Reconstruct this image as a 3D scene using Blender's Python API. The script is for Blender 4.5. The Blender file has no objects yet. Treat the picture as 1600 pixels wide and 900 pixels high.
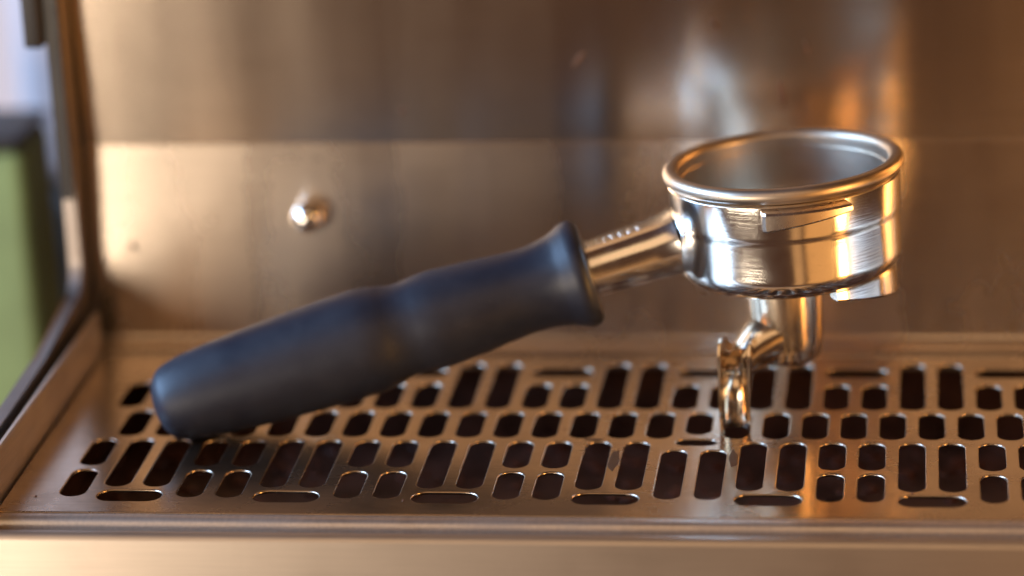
import bpy, bmesh, math, random
from mathutils import Vector, Matrix, noise

random.seed(7)
MM = 0.001
scn = bpy.context.scene
COL = scn.collection

# ------------------------------------------------------------------ camera
def cam_axes(yaw, pit, roll):
    fw = Vector((math.sin(yaw)*math.cos(pit), math.cos(yaw)*math.cos(pit), -math.sin(pit)))
    rt = Vector((math.cos(yaw), -math.sin(yaw), 0))
    up = rt.cross(fw)
    return (rt*math.cos(roll)+up*math.sin(roll), -rt*math.sin(roll)+up*math.cos(roll), fw)

R_, U_, F_ = cam_axes(math.radians(-7.702), math.radians(18.721), math.radians(-2.525))
cam_loc = Vector((239.99, -828.95, 342.56))
cd = bpy.data.cameras.new('camera')
cam = bpy.data.objects.new('camera', cd)
COL.objects.link(cam)
m = Matrix((R_, U_, -F_)).transposed().to_4x4()
m.translation = cam_loc*MM
cam.matrix_world = m
cd.sensor_width = 36.0
cd.lens = 36.0*5000/1600
cd.clip_start = 0.02
cd.clip_end = 50
cd.dof.use_dof = True
cd.dof.focus_distance = (Vector((190, 22, 30))-cam_loc).dot(F_)*MM
cd.dof.aperture_fstop = 3.5
scn.camera = cam

# ------------------------------------------------------------------ world, lamps, exposure
w = bpy.data.worlds.new('World')
scn.world = w
w.use_nodes = True
bg = w.node_tree.nodes['Background']
bg.inputs[0].default_value = (0.15, 0.062, 0.032, 1)
bg.inputs[1].default_value = 0.45

def area(name, loc, target, sx, sy, power, col, spread=180):
    l = bpy.data.lights.new(name, 'AREA')
    l.shape = 'RECTANGLE'; l.size = sx; l.size_y = sy
    l.energy = power; l.color = col
    l.spread = math.radians(spread)
    o = bpy.data.objects.new(name, l)
    COL.objects.link(o)
    o.location = loc
    d = Vector(target)-Vector(loc)
    o.rotation_euler = d.to_track_quat('-Z', 'Y').to_euler()
    return o

AIM = (0.13, 0.05, 0.03)
area('window_light_front', (-0.88, -1.27, -0.12), AIM, 0.92, 0.62, 23, (1.0, 0.82, 0.62))
area('window_light_side', (-1.20, -0.10, 0.56), AIM, 1.2, 0.8, 58, (0.38, 0.62, 1.0))
area('warm_lamp_side', (1.00, -0.42, 0.06), AIM, 0.14, 0.60, 9, (1.0, 0.48, 0.13))
area('bar_fill_near', (0.43, -0.95, -0.20), AIM, 0.16, 0.60, 0.16, (1.0, 0.50, 0.18))  # added lamp in place of an unseen warm counter, mirrored in the neck
area('bar_fill_far', (0.85, -0.85, -0.22), AIM, 0.55, 0.60, 0.75, (1.0, 0.44, 0.12))  # added orange lamp for the same unseen counter, mirrored in the body
area('ceiling_fill', (0.10, -1.10, 0.98), AIM, 1.5, 0.8, 3.9, (1.0, 0.64, 0.34))  # added soft lamp for an unseen warm ceiling, brightens the neck's reflections

scn.view_settings.view_transform = 'Standard'
scn.view_settings.look = 'None'
scn.view_settings.exposure = 0
scn.view_settings.gamma = 1
scn.view_settings.use_curve_mapping = False
scn.cycles.use_denoising = True
scn.cycles.max_bounces = 10
scn.cycles.glossy_bounces = 8
scn.cycles.caustics_reflective = True
scn.cycles.blur_glossy = 0.5
scn.cycles.sample_clamp_indirect = 6

# ------------------------------------------------------------------ materials
def newmat(name):
    mt = bpy.data.materials.new(name); mt.use_nodes = True
    nt = mt.node_tree
    return mt, nt, nt.nodes['Principled BSDF']

def nd(nt, typ, **kw):
    n = nt.nodes.new(typ)
    for k, v in kw.items():
        if k.startswith('i_'):
            key = k[2:]
            n.inputs[int(key) if key.isdigit() else key].default_value = v
        else:
            setattr(n, k, v)
    return n

def ramp(nt, src, stops):
    r = nt.nodes.new('ShaderNodeValToRGB')
    e = r.color_ramp.elements
    while len(e) < len(stops): e.new(0.5)
    for q, (p, c) in zip(e, stops):
        q.position = p
        q.color = c if len(c) == 4 else (*c, 1)
    nt.links.new(src, r.inputs[0])
    return r.outputs[0]

def g(v): return (v, v, v)

def noise_tex(nt, scale, stretch=(1, 1, 1), detail=4, rough=0.55):
    tc = nd(nt, 'ShaderNodeNewGeometry')
    mp = nd(nt, 'ShaderNodeMapping')
    mp.inputs['Scale'].default_value = stretch
    nt.links.new(tc.outputs['Position'], mp.inputs[0])
    n = nd(nt, 'ShaderNodeTexNoise')
    n.inputs['Scale'].default_value = scale
    n.inputs['Detail'].default_value = detail
    n.inputs['Roughness'].default_value = rough
    nt.links.new(mp.outputs[0], n.inputs['Vector'])
    return n.outputs['Fac']

def mix(nt, fac, a, b, typ='MIX'):
    n = nd(nt, 'ShaderNodeMix', data_type='RGBA', blend_type=typ)
    for s, v in ((n.inputs[0], fac), (n.inputs[6], a), (n.inputs[7], b)):
        if hasattr(v, 'is_linked') or hasattr(v, 'links'):
            nt.links.new(v, s)
        else:
            s.default_value = v if not isinstance(v, tuple) or len(v) == 4 else (*v, 1)
    return n.outputs[2]

def brushed(name, base, rough, aniso, tangent, grain, rvar=0.10, stain=(0.28, 0.20, 0.14), stain_amt=0.35, bump=0.05, streak_amt=0.12, run=None):
    """brushed stainless steel: streaks along the grain, smudges, drying marks"""
    mt, nt, b = newmat(name)
    b.inputs['Metallic'].default_value = 1
    streak = noise_tex(nt, 900, grain, 3, 0.7)
    smudge = noise_tex(nt, 22, (1, 1, 1), 6, 0.62)
    spots = noise_tex(nt, 260, (1, 1, 1), 3, 0.6)
    c0 = mix(nt, ramp(nt, streak, [(0.25, g(0)), (0.75, g(1))]), tuple(x*(1-streak_amt) for x in base), tuple(min(1, x*(1+streak_amt)) for x in base))
    sm = ramp(nt, smudge, [(0.50, g(0)), (0.72, g(stain_amt))])
    c1 = mix(nt, sm, c0, stain)
    sp = ramp(nt, spots, [(0.70, g(0)), (0.80, g(stain_amt))])
    c2 = mix(nt, sp, c1, stain)
    nt.links.new(c2, b.inputs['Base Color'])
    r1 = ramp(nt, smudge, [(0.30, g(max(0.04, rough-rvar))), (0.70, g(rough+rvar))])
    r2 = mix(nt, ramp(nt, streak, [(0.3, g(0)), (0.7, g(1))]), r1, g(rough), 'MIX')
    r3 = mix(nt, 0.5, r1, r2)
    if run:
        rn = noise_tex(nt, 45, run, 4, 0.55)
        r3 = mix(nt, ramp(nt, rn, [(0.35, g(0)), (0.65, g(1))]), r3, mix(nt, 1.0, r3, g(1.22), 'MULTIPLY'))
    nt.links.new(r3, b.inputs['Roughness'])
    b.inputs['Anisotropic'].default_value = aniso
    tv = nd(nt, 'ShaderNodeCombineXYZ', i_0=tangent[0], i_1=tangent[1], i_2=tangent[2])
    nt.links.new(tv.outputs[0], b.inputs['Tangent'])
    bp = nd(nt, 'ShaderNodeBump', i_Strength=bump, i_Distance=0.0004)
    nt.links.new(streak, bp.inputs['Height'])
    nt.links.new(bp.outputs[0], b.inputs['Normal'])
    return mt

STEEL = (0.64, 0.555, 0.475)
M_PANEL = brushed('brushed_panel_steel', (0.72, 0.62, 0.53), 0.25, 0.71, (0, 0, 1), (0.03, 1, 1), rvar=0.04, stain_amt=0.14, bump=0.02, streak_amt=0.05, run=(1, 1, 0.06))
M_PANEL_UP = brushed('brushed_upper_panel_steel', (0.66, 0.56, 0.47), 0.21, 0.74, (0, 0, 1), (0.03, 1, 1), rvar=0.015, stain_amt=0.15, bump=0.02, streak_amt=0.05, run=(1, 1, 0.06))
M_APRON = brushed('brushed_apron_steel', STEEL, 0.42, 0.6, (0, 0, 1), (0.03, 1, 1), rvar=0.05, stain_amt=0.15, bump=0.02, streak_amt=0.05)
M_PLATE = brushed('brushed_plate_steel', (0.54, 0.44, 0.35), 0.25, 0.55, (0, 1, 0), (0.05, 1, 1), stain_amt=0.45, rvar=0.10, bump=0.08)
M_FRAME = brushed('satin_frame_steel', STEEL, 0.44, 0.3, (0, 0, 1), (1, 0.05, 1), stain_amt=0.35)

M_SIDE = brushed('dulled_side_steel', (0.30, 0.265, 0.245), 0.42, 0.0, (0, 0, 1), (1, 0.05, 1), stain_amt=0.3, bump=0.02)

def chrome(name, base=(0.86, 0.83, 0.79), r0=0.10, r1=0.21, dirt=0.25, lb=0.05):
    mt, nt, b = newmat(name)
    b.inputs['Metallic'].default_value = 1
    sm = noise_tex(nt, 60, (1, 1, 1), 6, 0.6)
    fine = noise_tex(nt, 1400, (1, 1, 1), 3, 0.6)
    lines = noise_tex(nt, 500, (0.15, 0.15, 3.0), 3, 0.7)
    nt.links.new(ramp(nt, sm, [(0.35, g(r0)), (0.72, g(r1))]), b.inputs['Roughness'])
    c = mix(nt, ramp(nt, fine, [(0.66, g(0)), (0.76, g(dirt))]), base, (0.12, 0.08, 0.05))
    c = mix(nt, ramp(nt, sm, [(0.55, g(0)), (0.78, g(dirt*0.8))]), c, (0.45, 0.33, 0.22))
    nt.links.new(c, b.inputs['Base Color'])
    bp = nd(nt, 'ShaderNodeBump', i_Strength=lb, i_Distance=0.0004)
    nt.links.new(lines, bp.inputs['Height'])
    nt.links.new(bp.outputs[0], b.inputs['Normal'])
    return mt

M_CHROME = chrome('polished_chrome')
M_NECK = chrome('scuffed_neck_chrome', (0.86, 0.82, 0.77), 0.15, 0.27, 0.3, 0.02)
M_SPOUT = chrome('coffee_filmed_chrome', (0.70, 0.60, 0.48), 0.14, 0.26, 0.35, 0.0)
M_EAR = chrome('worn_cast_chrome', (0.70, 0.62, 0.54), 0.22, 0.36, 0.4)
M_BASKET = chrome('satin_basket_steel', (0.46, 0.38, 0.30), 0.36, 0.50, 0.7)

def rubber():
    mt, nt, b = newmat('matte_black_rubber')
    sm = noise_tex(nt, 35, (1, 1, 1), 6, 0.6)
    fine = noise_tex(nt, 2600, (1, 1, 1), 2, 0.6)
    dust = noise_tex(nt, 700, (1, 1, 1), 4, 0.7)
    c = mix(nt, ramp(nt, sm, [(0.3, g(0)), (0.7, g(1))]), (0.010, 0.012, 0.021), (0.016, 0.018, 0.028))
    c = mix(nt, ramp(nt, dust, [(0.64, g(0)), (0.78, g(0.4))]), c, (0.10, 0.085, 0.08))
    nt.links.new(c, b.inputs['Base Color'])
    nt.links.new(ramp(nt, sm, [(0.3, g(0.36)), (0.7, g(0.58))]), b.inputs['Roughness'])
    bp = nd(nt, 'ShaderNodeBump', i_Strength=0.20, i_Distance=0.0002)
    nt.links.new(fine, bp.inputs['Height'])
    nt.links.new(bp.outputs[0], b.inputs['Normal'])
    b.inputs['Specular IOR Level'].default_value = 0.36
    return mt
M_RUBBER = rubber()

def plain(name, col, rough=0.6, metal=0.0, var=0.25, scale=40, coat=0.0):
    mt, nt, b = newmat(name)
    n = noise_tex(nt, scale, (1, 1, 1), 5, 0.6)
    c = mix(nt, ramp(nt, n, [(0.3, g(0)), (0.7, g(1))]), tuple(x*(1-var) for x in col), tuple(min(1, x*(1+var)) for x in col))
    nt.links.new(c, b.inputs['Base Color'])
    nt.links.new(ramp(nt, n, [(0.3, g(max(0.02, rough-0.08))), (0.7, g(min(1, rough+0.08)))]), b.inputs['Roughness'])
    b.inputs['Metallic'].default_value = metal
    b.inputs['Coat Weight'].default_value = coat
    return mt

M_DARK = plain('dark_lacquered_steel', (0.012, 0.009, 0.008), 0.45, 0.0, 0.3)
M_PAN = plain('coffee_stained_pan', (0.07, 0.030, 0.020), 0.35, 0.0, 0.6, 60)
M_GROUNDS = plain('wet_coffee_grounds', (0.10, 0.034, 0.020), 0.35, 0.0, 0.6, 200)
M_COFFEE = plain('dried_coffee', (0.075, 0.030, 0.012), 0.5, 0.0, 0.5, 300, 0.0)
M_GREEN = plain('leaf_green_plastic', (0.22, 0.29, 0.11), 0.6, 0.0, 0.25, 25)
M_WALL = plain('pale_painted_wall', (0.70, 0.60, 0.56), 0.8, 0.0, 0.04, 4)
M_GREY = plain('grey_enamel', (0.54, 0.45, 0.44), 0.5, 0.0, 0.1, 10)

# ------------------------------------------------------------------ mesh helpers (millimetres, world axes)
def finish(name, bm, mat, parent=None, origin=(0, 0, 0), smooth=True, ang=35, flat_top=False):
    bmesh.ops.recalc_face_normals(bm, faces=bm.faces)
    me = bpy.data.meshes.new(name)
    ov = Vector(origin)
    for v in bm.verts: v.co = (v.co-ov)*MM
    bm.to_mesh(me); bm.free()
    return link_mesh(name, me, mat, parent, origin, smooth, ang)

def link_mesh(name, me, mat, parent, origin, smooth=True, ang=35):
    o = bpy.data.objects.new(name, me)
    COL.objects.link(o)
    me.materials.append(mat)
    if smooth:
        me.shade_smooth()
        if ang: me.set_sharp_from_angle(angle=math.radians(ang))
    if parent:
        o.parent = parent
        o.location = (Vector(origin)-Vector(parent.get('_o', (0, 0, 0))))*MM
    else:
        o.location = Vector(origin)*MM
    o['_o'] = tuple(origin)
    return o

def empty(name, loc, label=None, cat=None):
    o = bpy.data.objects.new(name, None)
    COL.objects.link(o)
    o.empty_display_size = 0.01
    o.location = Vector(loc)*MM
    o['_o'] = tuple(loc)
    if label: o['label'] = label
    if cat: o['category'] = cat
    return o

def lathe(bm, prof, mtx, seg=128, a0=0.0, a1=None):
    """prof: list of (r, z); full turn, or an arc with closed ends"""
    full = a1 is None
    n = seg if full else seg+1
    rings = []
    for i in range(n):
        a = 2*math.pi*i/seg if full else a0+(a1-a0)*i/seg
        rings.append([None if (r < 1e-6 and i > 0 and full) else bm.verts.new(mtx @ Vector((r*math.cos(a), r*math.sin(a), z))) for r, z in prof])
    for k, (r, z) in enumerate(prof):
        if r < 1e-6 and full:
            for rg in rings[1:]: rg[k] = rings[0][k]
    cnt = n if full else n-1
    for i in range(cnt):
        A, B = rings[i], rings[(i+1) % n]
        for k in range(len(prof)-1):
            vs = []
            for v in (A[k], B[k], B[k+1], A[k+1]):
                if v not in vs: vs.append(v)
            if len(vs) >= 3: bm.faces.new(vs)
    return rings

def arc_solid(bm, ring, mtx, a0, a1, seg):
    """closed section polygon ring [(r,z)] swept round an arc, ends capped; ring may be a function of t"""
    prev = None; first = None
    for i in range(seg+1):
        t = i/seg
        a = a0+(a1-a0)*t
        sec = ring(t) if callable(ring) else ring
        cur = [bm.verts.new(mtx @ Vector((r*math.cos(a), r*math.sin(a), z))) for r, z in sec]
        if prev:
            for k in range(len(cur)):
                bm.faces.new((prev[k], cur[k], cur[(k+1) % len(cur)], prev[(k+1) % len(cur)]))
        else: first = cur
        prev = cur
    bm.faces.new(list(reversed(first))); bm.faces.new(prev)

def sweep(bm, secs, closed_sec=True, cap=True):
    """secs: list of vertex position lists"""
    prev = None; first = None
    for s in secs:
        cur = [bm.verts.new(p) for p in s]
        if prev:
            n = len(cur)
            for k in range(n if closed_sec else n-1):
                bm.faces.new((prev[k], cur[k], cur[(k+1) % n], prev[(k+1) % n]))
        else: first = cur
        prev = cur
    if cap and closed_sec:
        bm.faces.new(list(reversed(first))); bm.faces.new(prev)

def box(bm, x0, x1, y0, y1, z0, z1, bev=0.0, seg=3):
    r = bmesh.ops.create_cube(bm, size=1)
    vs = r['verts']
    for v in vs:
        v.co = Vector((x0+(v.co.x+0.5)*(x1-x0), y0+(v.co.y+0.5)*(y1-y0), z0+(v.co.z+0.5)*(z1-z0)))
    if bev:
        es = list({e for v in vs for e in v.link_edges})
        bmesh.ops.bevel(bm, geom=es, offset=bev, segments=seg, profile=0.5, affect='EDGES')

def extrude_x(bm, yz, x0, x1):
    """closed polygon in the Y-Z plane extruded along X"""
    sweep(bm, [[Vector((x0, y, z)) for y, z in yz], [Vector((x1, y, z)) for y, z in yz]])

def arc_pts(cx, cy, r, a0, a1, n):
    return [(cx+r*math.cos(math.radians(a0+(a1-a0)*i/n)), cy+r*math.sin(math.radians(a0+(a1-a0)*i/n))) for i in range(n+1)]

# ------------------------------------------------------------------ espresso machine casing
P = 11.3                                   # column pitch of the grate
XR = 31*P
X_L, X_R = -23.3, XR+23.3
machine = empty('espresso_machine', (165, 124, -120), 'brushed stainless steel espresso machine casing behind and around the drip grate', 'coffee machine')

def panel_profile(y0, z0, y1, z1, t=1.2):
    return [(y0, z0), (y1, z1), (y1+t, z1), (y0+t, z0)]

bm = bmesh.new()                           # upper back panel
extrude_x(bm, [(124.75, 58), (115.55, 200), (117.0, 200), (126.2, 58)], X_L, X_R)
finish('upper_back_panel', bm, M_PANEL_UP, machine, (165, 125, 65), True, 30)

bm = bmesh.new()                           # lower back panel, bent forward at the foot into a rolled ledge
front = [(124.0, 64.6)]
bend = arc_pts(117.9, 2.9, 2.5, 0, -88, 6)
outer = front + bend + [(113.6, 0.3), (112.0, 0.0), (110.8, -0.8), (110.2, -2.4), (110.0, -10)]
back = [(p[0]+1.3, p[1]-0.6) for p in reversed(outer)]
back[-1] = (126.0, 64.6); back[0] = (111.4, -10)
extrude_x(bm, outer+back, X_L, X_R)
finish('lower_back_panel', bm, M_PANEL, machine, (165, 122, 30), True, 30)

# side sheet: upright front edge, rounded corner, rail running forward along the tray
bm = bmesh.new()
def side_outline():
    pts = [(150, 200), (111, 200), (109.5, 120), (109.3, 32)]
    pts += [(p[0], p[1]) for p in arc_pts(97.3, 32, 12, 0, -72, 10)][1:]
    pts += [(60, 15.8), (20, 14.3), (-30, 12.8), (-34, 8), (-36, -120), (150, -120)]
    return pts
ol = side_outline()
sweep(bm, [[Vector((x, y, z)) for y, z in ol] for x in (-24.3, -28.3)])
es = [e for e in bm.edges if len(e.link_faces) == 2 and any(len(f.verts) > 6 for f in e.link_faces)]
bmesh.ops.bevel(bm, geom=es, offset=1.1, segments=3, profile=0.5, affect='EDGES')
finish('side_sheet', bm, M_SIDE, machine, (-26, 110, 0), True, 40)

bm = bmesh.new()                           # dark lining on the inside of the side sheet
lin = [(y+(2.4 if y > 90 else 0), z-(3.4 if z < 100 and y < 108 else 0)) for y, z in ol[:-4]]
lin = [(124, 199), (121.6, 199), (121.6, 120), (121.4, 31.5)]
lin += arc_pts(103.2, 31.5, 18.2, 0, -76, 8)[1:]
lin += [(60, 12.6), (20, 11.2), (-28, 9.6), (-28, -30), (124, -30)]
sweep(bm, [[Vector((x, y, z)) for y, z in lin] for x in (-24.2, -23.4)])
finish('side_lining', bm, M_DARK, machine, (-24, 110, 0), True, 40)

bm = bmesh.new()                           # dark trim clipped over the upper front edge
sweep(bm, [[Vector((x, y, z)) for y, z in ((107.9, 200), (112, 200), (112, 38), (110.2, 38), (108.9, 58), (107.9, 84))] for x in (-28.7, -24.5)])
finish('edge_trim', bm, M_DARK, machine, (-26, 110, 130))

bm = bmesh.new()                           # small dark bracket high on the outer edge
box(bm, -35.5, -29.5, 106, 118, 101, 200, 1.0)
finish('side_bracket', bm, M_DARK, machine, (-32, 110, 150))

bm = bmesh.new()                           # front apron below the tray
ap = [(-24.5, -4.5), (-27.5, -4.2), (-28.6, -2.6)] + arc_pts(-32.4, -3.6, 2.6, 80, 170, 6) + [(-34.6, -50), (-34.0, -120), (-31.5, -120), (-33, -12), (-26, -8)]
extrude_x(bm, ap, -60, XR+60)
finish('front_apron', bm, M_APRON, machine, (165, -35, -40), True, 35)

# ball-headed screw on the lower panel
bm = bmesh.new()
mx = Matrix.Translation((48, 122.6, 42.3)) @ Matrix.Rotation(math.radians(90), 4, 'X')
pr_ = [(0, 9.2)] + [(5.2*math.sin(math.radians(a)), 4.0+5.2*math.cos(math.radians(a))) for a in range(12, 145, 8)] + [(3.0, -0.8), (3.0, -2.5)]
lathe(bm, pr_, mx, 48)
finish('ball_screw', bm, M_CHROME, machine, (48, 120, 42.3), True, 50)

# ------------------------------------------------------------------ drip tray frame and pan
tray = empty('drip_tray', (165, 40, -42), 'steel drip tray frame and dark pan holding the slotted grate', 'tray')
bm = bmesh.new()                           # left wall of the tray
def wall_sec(xi, s):
    return [(xi, -3.5), (xi, 13.2), (xi-s*0.5, 14.0), (xi-s*1.5, 14.0), (xi-s*2.0, 13.2), (xi-s*2.0, -3.5)]
for xi, s, nm in ((-19.6, 1, 'side_wall'), (XR+19.6, -1, 'side_wall')):
    bm = bmesh.new()
    sec = wall_sec(xi, s)
    sweep(bm, [[Vector((x, y, z)) for x, z in sec] for y in (-24, 30, 107.8)])
    finish(nm, bm, M_FRAME, tray, (xi, 40, 0), True, 30)
bm = bmesh.new()                           # rolled front lip
lip = [(-21.35, -5.0), (-21.35, -0.9), (-22.1, -0.1), (-23.2, 0.35), (-24.8, 0.4), (-26.2, 0.0), (-27.0, -0.9), (-27.3, -2.2), (-27.3, -5.0)]
extrude_x(bm, lip, -22.5, XR+22.5)
finish('front_lip', bm, M_FRAME, tray, (165, -24, 0), True, 60)
bm = bmesh.new()                           # pan below the grate
box(bm, -19, XR+19, -20, 106, -30, -28)
for x0, x1, y0, y1 in ((-21.4, -19.2, -20, 106), (XR+19.2, XR+21.4, -20, 106), (-19, XR+19, -22, -20.2), (-19, XR+19, 106.2, 108)):
    box(bm, x0, x1, y0, y1, -30, -4)
finish('pan', bm, M_PAN, tray, (165, 40, -42), False)

# ------------------------------------------------------------------ slotted grate
BV = 0.42
def stadium(cx, cy, wx, wy, n=10):
    """rounded slot outline, wx by wy overall, straight sides and softened ends"""
    wx -= 2*BV; wy -= 2*BV
    pts = []
    if wy >= wx:
        r = wx/2; h = wy/2-r
        for a in range(n+1): t = math.pi*a/n; pts.append((cx+r*math.cos(t), cy+h+r*math.sin(t)))
        for a in range(n+1): t = math.pi+math.pi*a/n; pts.append((cx+r*math.cos(t), cy-h+r*math.sin(t)))
    else:
        r = wy/2; h = wx/2-r
        for a in range(n+1): t = -math.pi/2+math.pi*a/n; pts.append((cx+h+r*math.cos(t), cy+r*math.sin(t)))
        for a in range(n+1): t = math.pi/2+math.pi*a/n; pts.append((cx-h+r*math.cos(t), cy+r*math.sin(t)))
    return pts

SW = 8.3
slots = []
def slot(col, y0, y1, wdt=SW): slots.append(stadium(col*P, (y0+y1)/2, wdt, y1-y0))
def hslot(col, yc, wx, wy): slots.append(stadium(col*P, yc, wx, wy))
for c_ in range(32):
    kind = 'S' if c_ in (0, 31) or (c_ % 4) in (3, 0) else 'L'
    if c_ in (15, 16): kind = 'M'
    if kind == 'S':
        slot(c_, -10.0, 11.3); slot(c_, 13.4, 35.0)
    elif kind == 'L':
        slot(c_, -2.4, 35.2)
    else:
        slot(c_, -9.0, 29.0)
    if kind == 'L': slot(c_, 60.6, 100.6)
    else: slot(c_, 60.6, 82.8)
for c_ in range(31): slot(c_+0.5, 40.2 if c_ == 15 else 36.9, 58.9)
for c_ in (1, 5, 9, 13, 17, 21, 25, 29): hslot(c_+0.5, -8.6, 19.6, 9.2)
for c_ in (3, 7, 11, 15, 19, 23, 27): hslot(c_+0.5, 92.2, 19.6, 8.4)
hslot(15.5, 34.5, 12.6, 6.0)

cu = bpy.data.curves.new('grate_outline', 'CURVE')
cu.dimensions = '2D'; cu.fill_mode = 'BOTH'
def rrect(x0, x1, y0, y1, r):
    pts = []
    for cx, cy, a in ((x1-r, y1-r, 0), (x0+r, y1-r, 90), (x0+r, y0+r, 180), (x1-r, y0+r, 270)):
        pts += arc_pts(cx, cy, r, a, a+90, 6)
    return pts
for pts in [rrect(-18.6, XR+18.6, -21.2, 106.5, 2.5)] + slots:
    sp = cu.splines.new('POLY')
    sp.points.add(len(pts)-1)
    for q, (x, y) in zip(sp.points, pts): q.co = (x*MM, y*MM, 0, 1)
    sp.use_cyclic_u = True
cu.extrude = 0.10*MM
cu.bevel_depth = BV*MM
cu.bevel_resolution = 3
cu.offset = -BV*MM
tmp = bpy.data.objects.new('tmp_outline', cu)
COL.objects.link(tmp)
me = bpy.data.meshes.new_from_object(tmp.evaluated_get(bpy.context.evaluated_depsgraph_get()))
bpy.data.objects.remove(tmp)
bm = bmesh.new(); bm.from_mesh(me)
bmesh.ops.remove_doubles(bm, verts=bm.verts, dist=1e-6)
zt = max(v.co.z for v in bm.verts)
for v in bm.verts: v.co.z -= zt
bm.to_mesh(me); bm.free()
me.materials.clear()
grate = bpy.data.objects.new('drip_grate', me)
COL.objects.link(grate)
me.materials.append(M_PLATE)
me.shade_smooth()
for p_ in me.polygons:
    if abs(p_.normal.z) > 0.97: p_.use_smooth = False
grate['label'] = 'flat brushed steel grate with rows of rounded slots under the portafilter'
grate['category'] = 'grate'

# ------------------------------------------------------------------ portafilter
BASE = (186, 44, 0)
pf = empty('portafilter', BASE, 'chrome portafilter with black rubber handle lying across the slotted grate', 'portafilter')
RIM = Vector((199.8, 66.5, 76.3))
ROLL = math.radians(3.4)
TILT = math.radians(-1.3)
H0, H1 = Vector((15.2, 35.0, 9.6)), Vector((139.5, 57.8, 43.4))     # handle axis: tip and flare
hd = (H1-H0).normalized()
yaw_h = math.atan2(hd.y, hd.x)
BODY = Matrix.Translation(RIM) @ Matrix.Rotation(TILT, 4, 'X') @ Matrix.Rotation(-ROLL, 4, 'Y')

# body shell
bm = bmesh.new()
prof = [(30.0, -5.0), (33.3, -5.0), (33.8, -5.5), (33.8, -6.6), (33.42, -14.4), (33.36, -15.2), (33.22, -15.9), (33.08, -16.6), (33.0, -17.4), (32.8, -27.6)]
prof += arc_pts(26.3, -28.0, 6.5, 0, -84, 12)
prof += [(24, -34.7), (16, -34.9), (12.6, -34.9), (12.4, -36.2), (0, -36.2)]
lathe(bm, prof, BODY, 160)
body = finish('body', bm, M_CHROME, pf, tuple(RIM-Vector((0, 0, 20))), True, 40)

# basket with rolled rim
bm = bmesh.new()
prof = [(0, -27.5), (24, -27.2), (27.5, -26.2), (29.2, -23.5), (29.9, -14), (30.45, -7.0), (30.55, -4.0), (30.6, -2.6)]
prof += arc_pts(32.85, -2.2, 2.25, 172, -60, 16)
prof += [(33.9, -4.4), (33.0, -4.5), (32.4, -4.9), (31.6, -5.3), (30.8, -12), (29.8, -23.6), (28, -27), (0, -28.2)]
lathe(bm, prof, BODY, 160)
basket = finish('basket', bm, M_BASKET, pf, tuple(RIM-Vector((0, 0, 10))), True, 50)

# locking ears: raised wedges on the collar
for a_s in (0, 180):
    bm = bmesh.new()
    def sec(t):
        zb = -11.9+3.6*t
        k = min(1.0, 0.10+t/0.06)
        R = 33.4+4.6*k
        return [(32.6, -5.3), (R-0.6, -6.0), (R, -6.6), (R, zb+0.6), (R-0.6, zb), (32.6, zb-0.6)]
    arc_solid(bm, sec, BODY, math.radians(-99+a_s), math.radians(-57+a_s), 24)
    finish('ear', bm, M_EAR, pf, tuple(BODY @ Vector((0, -36 if a_s == 0 else 36, -12))), True, 30)

# stop lug under the right edge of the body
bm = bmesh.new()
def lsec(t):
    b_ = -36.2-5.6*min(1, t*1.15)
    return [(25.5, -33.0), (29.6, -33.0), (30.9, -33.6), (31.0, b_+0.7), (30.4, b_), (26.6, b_+0.1), (25.8, b_+0.8)]
arc_solid(bm, lsec, BODY, math.radians(-62), math.radians(4), 22)
finish('stop_lug', bm, M_CHROME, pf, tuple(BODY @ Vector((29, -12, -36))), True, 40)

# neck from body to handle: rounded bar with a flat top
up_h = Vector((0, 0, 1)); up_h = (up_h-hd*up_h.dot(hd)).normalized()
sd_h = hd.cross(up_h)                                               # points to the camera side (-y)
if sd_h.y > 0: sd_h = -sd_h
def neck_sec(c, w_, h_, n=6):
    # flat top with chamfered shoulders, rounded belly
    pts = [(-w_*0.62, h_*0.80), (w_*0.58, h_*0.80), (w_*0.66, h_*0.76), (w_*0.90, h_*0.44)]
    pts += [(w_*math.cos(math.radians(a)), h_*math.sin(math.radians(a))) for a in range(18, -199, -8)]
    pts += [(-w_*0.90, h_*0.44), (-w_*0.70, h_*0.76)]
    return [c+sd_h*x+up_h*z for x, z in pts]
bm = bmesh.new()
t0 = (H1-H0).length
secs = []
stations = [(t0-12, 8.4), (t0+2, 8.5), (t0+10, 8.8), (t0+17, 9.05), (t0+20, 9.2)]
for k in range(1, 15):
    q = k/14
    stations.append((t0+20+11.5*q, 9.2+0.5*q+1.0*max(0, (q-0.3)/0.7)**2.2))
for t, w_ in stations:
    h_ = w_
    c = H0+hd*t + up_h*(0.6 if t > t0 else 0.6)
    secs.append(neck_sec(c, w_, h_))
sweep(bm, secs)
neck = finish('neck', bm, M_NECK, pf, tuple(H0+hd*(t0+14)), True, 62)
# worn raised casting marks on the flat top of the neck
mark = 0
for k in range(7):
    t = t0+5.5+k*2.6
    bm = bmesh.new()
    for j in range(2):
        x = -1.9+j*2.4+random.uniform(-0.4, 0.4)
        c = H0+hd*(t+random.uniform(-0.3, 0.3))+up_h*(0.6+6.83+0.55*(t-t0)/20)+sd_h*x
        wx, wl = random.uniform(0.5, 0.9), random.uniform(0.5, 0.9)
        secs = []
        for dz, s in ((-0.5, 1.0), (0.04, 0.95), (0.16, 0.6)):
            secs.append([c+up_h*dz+hd*(wl*s*math.cos(q*math.pi/4))+sd_h*(wx*s*math.sin(q*math.pi/4)) for q in range(8)])
        sweep(bm, secs)
    finish('raised_mark', bm, M_NECK, neck, tuple(H0+hd*t+up_h*7), True, 60)

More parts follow.
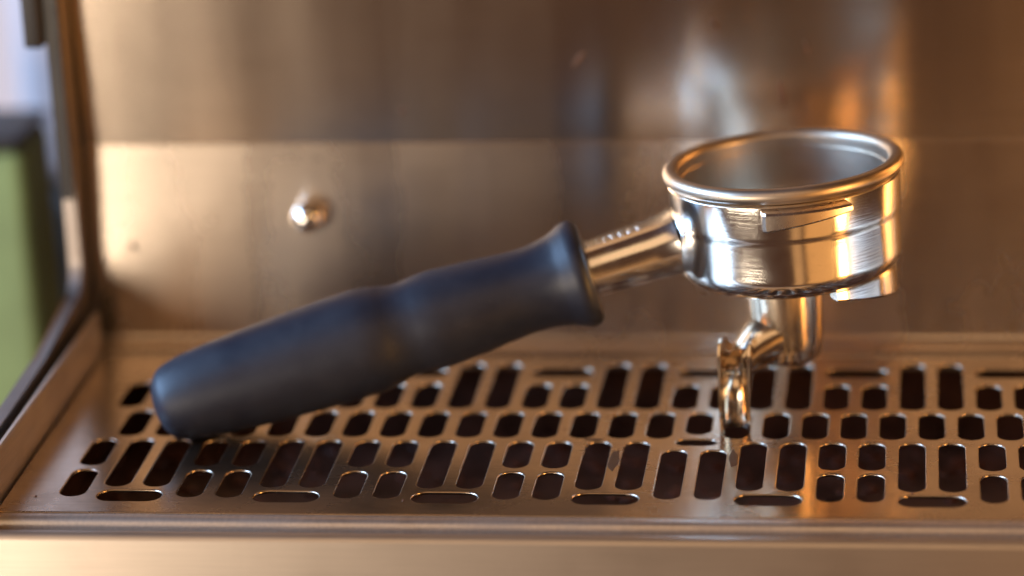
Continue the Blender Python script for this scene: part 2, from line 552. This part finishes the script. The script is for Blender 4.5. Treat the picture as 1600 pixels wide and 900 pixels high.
# rubber handle
hp = [(0.0, 0.0), (0.25, 3.0), (0.9, 6.2), (2.2, 8.8), (4.2, 10.8), (7.5, 12.0), (12, 12.9), (17, 13.5), (25, 14.2), (34, 14.8), (45, 15.3),
      (56, 15.7), (63, 15.9), (67, 15.8), (71, 15.2), (74.5, 14.3), (77.5, 13.85), (80.5, 13.9), (84, 14.3), (87, 14.5), (90, 14.45), (95, 14.1), (101, 13.6), (107, 13.05), (113, 12.6), (118, 12.65),
      (122, 13.1), (125.5, 13.9), (128.2, 15.0), (130.4, 15.9), (132.2, 16.1), (133.8, 15.5), (134.8, 14.3), (135.1, 12.6), (134.9, 10.4), (133.6, 8.4), (125, 8.2)]
def smooth_prof(pp, n=4):
    out = []
    for i in range(len(pp)-1):
        p0 = pp[max(0, i-1)]; p1 = pp[i]; p2 = pp[i+1]; p3 = pp[min(len(pp)-1, i+2)]
        for k in range(n):
            t = k/n
            out.append(tuple(0.5*((2*p1[j])+(-p0[j]+p2[j])*t+(2*p0[j]-5*p1[j]+4*p2[j]-p3[j])*t*t+(-p0[j]+3*p1[j]-3*p2[j]+p3[j])*t**3) for j in (0, 1)))
    out.append(pp[-1])
    return out
hpp = [(max(0.0, r), t) for t, r in smooth_prof(hp)]
HM = Matrix((hd.cross(up_h), up_h, hd)).transposed().to_4x4()
HM = Matrix((sd_h, -up_h, hd)).transposed().to_4x4()
HM.translation = H0
bm = bmesh.new()
lathe(bm, hpp, HM, 96)
finish('handle', bm, M_RUBBER, pf, tuple(H0+hd*65), True, 60)

# spout: socket nut, tapering stub, open channel curling down to the grate
bm = bmesh.new()
prof = [(0, -33.0), (11.9, -33.0), (12.1, -33.6), (12.1, -36.4), (11.6, -36.8), (11.3, -37.1), (11.2, -40), (10.9, -47), (10.4, -54), (9.9, -58.0)]
prof += arc_pts(6.3, -58.2, 3.5, 0, -80, 6) + [(0, -62.0)]
lathe(bm, prof, BODY @ Matrix.Translation((-2.2, 0, 0)), 72)
A_, B_ = BODY @ Vector((-2.2, 0, -52)), Vector((187.2, 55.5, 17.0))   # short elbow feeding the open channel
ax = (B_-A_).normalized(); e1 = ax.cross(Vector((0, 0, 1))).normalized(); e2 = e1.cross(ax)
secs = []
for q in range(9):
    t = q/8; r = 9.2-4.6*t**1.6
    c = A_.lerp(B_, t)+Vector((0, 0, 1.6*math.sin(math.pi*t)))
    secs.append([c+e1*(r*math.cos(k*math.pi/12))+e2*(r*0.95*math.sin(k*math.pi/12)) for k in range(24)])
sweep(bm, secs)
spout = finish('spout', bm, M_SPOUT, pf, tuple(BODY @ Vector((0, 0, -48))), True, 40)

bm = bmesh.new()
sc_ = BODY @ Vector((0, 0, -56))
tip = Vector((185.9, 42.0, 0.0))
opn = Vector((-0.06, -0.998, 0)); dv = -opn; lat = Vector((-opn.y, opn.x, 0))
FL_ = [(4.6, 0.1), (4.8, 4), (5.0, 8), (5.6, 11.5), (7, 14), (9.5, 16.2), (13, 17.6), (19, 18.4), (25, 18.6)]
ED_ = [(1.2, 0.1), (0.3, 4), (0, 9), (0, 14.5), (0.3, 20), (1.2, 24.2), (3.2, 26.6), (8.0, 26.4), (16.0, 24.0)]
WD_ = [4.4, 4.5, 4.6, 4.65, 4.7, 4.8, 4.8, 4.8, 4.8]
secs = []
for (fd, fz), (ed, ez), W in zip(FL_, ED_, WD_):
    T = 0.8
    nv = Vector((fd-ed, 0, fz-ez)).normalized()          # from the edge towards the floor of the channel
    def pt(l, k, off=0.0):
        d_ = ed+(fd-ed)*k+nv.x*off; z_ = ez+(fz-ez)*k+nv.z*off
        return tip+dv*d_+lat*l+Vector((0, 0, z_))
    o_ = [pt(-W, 0), pt(-W, 0.35)] + [pt(-W*math.cos(math.radians(q)), 0.45+0.55*math.sin(math.radians(q)), T*math.sin(math.radians(q))) for q in range(0, 181, 15)] + [pt(W, 0.35), pt(W, 0)]
    h_ = W-T
    i_ = [pt(h_, 0), pt(h_, 0.35)] + [pt(h_*math.cos(math.radians(q)), 0.45+0.55*math.sin(math.radians(q))) for q in range(0, 181, 15)] + [pt(-h_, 0.35), pt(-h_, 0)]
    secs.append(o_+i_)
sweep(bm, secs)
for v in bm.verts: v.co.z = max(v.co.z, 0.06)
finish('spout_channel', bm, M_SPOUT, spout, tuple(tip+Vector((0, 0, 10))), True, 40)

# ------------------------------------------------------------------ leftovers of coffee
bm = bmesh.new()
for i in range(700):
    x = random.uniform(-15, XR+15); y = random.uniform(-18, 104)
    r = random.uniform(0.8, 3.2)
    ret = bmesh.ops.create_icosphere(bm, subdivisions=1, radius=r)
    k = random.uniform(0.35, 0.7)
    for v in ret['verts']:
        v.co = Vector((v.co.x+x, v.co.y+y, v.co.z*k-27.8))
gr = finish('coffee_grounds', bm, M_GROUNDS, None, (165, 40, -42))
gr['label'] = 'wet dark coffee grounds lying in the pan under the grate'
gr['category'] = 'coffee grounds'
gr['kind'] = 'stuff'

def film(name, pts_fn, label, cat, mat):
    """thin irregular film of dried coffee; pts_fn(u, v) maps the unit disc to the surface"""
    bm = bmesh.new()
    n = 22
    ph = random.uniform(0, 9)
    c0 = bm.verts.new(pts_fn(0, 0, 0.10)); rings = []
    for rr, hh in ((0.55, 0.10), (0.9, 0.08), (1.0, 0.0)):
        ring = []
        for k in range(n):
            a = 2*math.pi*k/n
            q = rr*(1+0.16*math.sin(2*a+ph)+0.10*math.sin(5*a+2*ph)+random.uniform(-0.05, 0.05))
            ring.append(bm.verts.new(pts_fn(q*math.cos(a), q*math.sin(a), hh)))
        rings.append(ring)
    for k in range(n):
        bm.faces.new((c0, rings[0][k], rings[0][(k+1) % n]))
        for i in (0, 1):
            bm.faces.new((rings[i][k], rings[i+1][k], rings[i+1][(k+1) % n], rings[i][(k+1) % n]))
    o = finish(name, bm, mat, None, tuple(pts_fn(0, 0, 0)))
    o['label'] = label; o['category'] = cat
    return o

for (x, y, rx, ry, lb) in ((152.5, 20, 1.3, 9.0, 'dried brown coffee drip on the bar between two long slots left of the spout'),
                           (186.6, 22, 1.2, 7.0, 'dried brown coffee drip on the grate bar just in front of the spout'),
                           (145.0, 36.0, 3.0, 0.7, 'small brown coffee smear behind the long slots left of the spout')):
    film('coffee_drip', lambda u, v, h, x=x, y=y, rx=rx, ry=ry: Vector((x+u*rx, y+v*ry, 0.03+h)), lb, 'coffee stain', M_COFFEE)

bm = bmesh.new()
for i in range(46):
    x, y = random.uniform(-15, 300), random.uniform(-19, 60)
    r = random.uniform(0.15, 0.42)
    ret = bmesh.ops.create_icosphere(bm, subdivisions=1, radius=r)
    for v in ret['verts']: v.co = Vector((v.co.x*random.uniform(0.8, 1.3)+x, v.co.y+y, v.co.z*0.6+0.5*r))
def over_slot(c):
    for st in slots:
        xs = [p[0] for p in st]; ys = [p[1] for p in st]
        if min(xs)-0.8 < c.x < max(xs)+0.8 and min(ys)-0.8 < c.y < max(ys)+0.8: return True
    return False
bad = [f for f in bm.faces if over_slot(f.calc_center_median())]
bmesh.ops.delete(bm, geom=bad, context='FACES')
sp_ = finish('coffee_specks', bm, M_GROUNDS, None, (150, 20, 0))
sp_['label'] = 'tiny dark coffee specks scattered on the steel grate'
sp_['category'] = 'coffee grounds'; sp_['kind'] = 'stuff'

def on_panel(z):                           # front surface of the back panels at height z
    return 124.75-(z-58)*9.2/142 if z > 64.6 else 124.0-(64.6-z)*3.6/61.7
for (x, z, rx, rz, sl, lb) in ((197.6, 79.6, 0.9, 4.2, 0.1, 'thin brown coffee run on the back panel right above the basket'),
                               (177.4, 102.5, 0.9, 2.6, 0.3, 'short brown coffee splash near the top of the panel, left of the basket run'),
                               (135.2, 91.8, 1.2, 2.2, -0.7, 'slanting reddish coffee splash on the upper panel above the neck'),
                               (205.2, 94.8, 0.6, 2.4, 0.2, 'faint short coffee run high on the panel, right of the basket run'),
                               (79.0, 75.6, 1.1, 1.0, 0.0, 'small round ochre coffee spot on the upper panel above the ball screw'),
                               (-10.5, 31.5, 1.3, 1.4, 0.0, 'small round ochre coffee spot on the lower panel near the left side')):
    film('coffee_splash', lambda u, v, h, x=x, z=z, rx=rx, rz=rz, sl=sl: Vector((x+u*rx-sl*v*rz, on_panel(z+v*rz)-0.03-h, z+v*rz)), lb, 'coffee stain', M_COFFEE)

# ------------------------------------------------------------------ background past the left edge of the machine
bm = bmesh.new()
box(bm, -900, 300, 1180, 1200, -400, 900)
wall = finish('wall', bm, M_WALL, None, (-300, 1190, -400), False)
wall['kind'] = 'structure'

canister = empty('green_canister', (-100, 240, -120), 'leaf green canister with a dark lid, blurred beyond the left edge of the machine', 'canister')
bm = bmesh.new()
box(bm, -190, -69, 205, 246, -160, 38.5, 4)
finish('shell', bm, M_GREEN, canister, (-120, 250, -60))
bm = bmesh.new()
box(bm, -191, -70, 204, 247, 38.8, 43, 1.5)
finish('lid', bm, M_DARK, canister, (-120, 250, 42))

appliance = empty('grey_appliance', (-100, 380, -160), 'tall pale grey appliance with a dark box below for its shade, blurred between canister and machine', 'appliance')
bm = bmesh.new()
box(bm, -108, -30, 330, 420, -12, 260, 12)
finish('housing', bm, M_GREY, appliance, (-70, 370, 100))
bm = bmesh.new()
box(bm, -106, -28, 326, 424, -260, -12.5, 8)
finish('base', bm, M_DARK, appliance, (-70, 370, -100))  # dark box added for the shade on the appliance's lower part

def tidy():
    for o in scn.objects:
        if '_o' in o.keys(): del o['_o']
tidy()
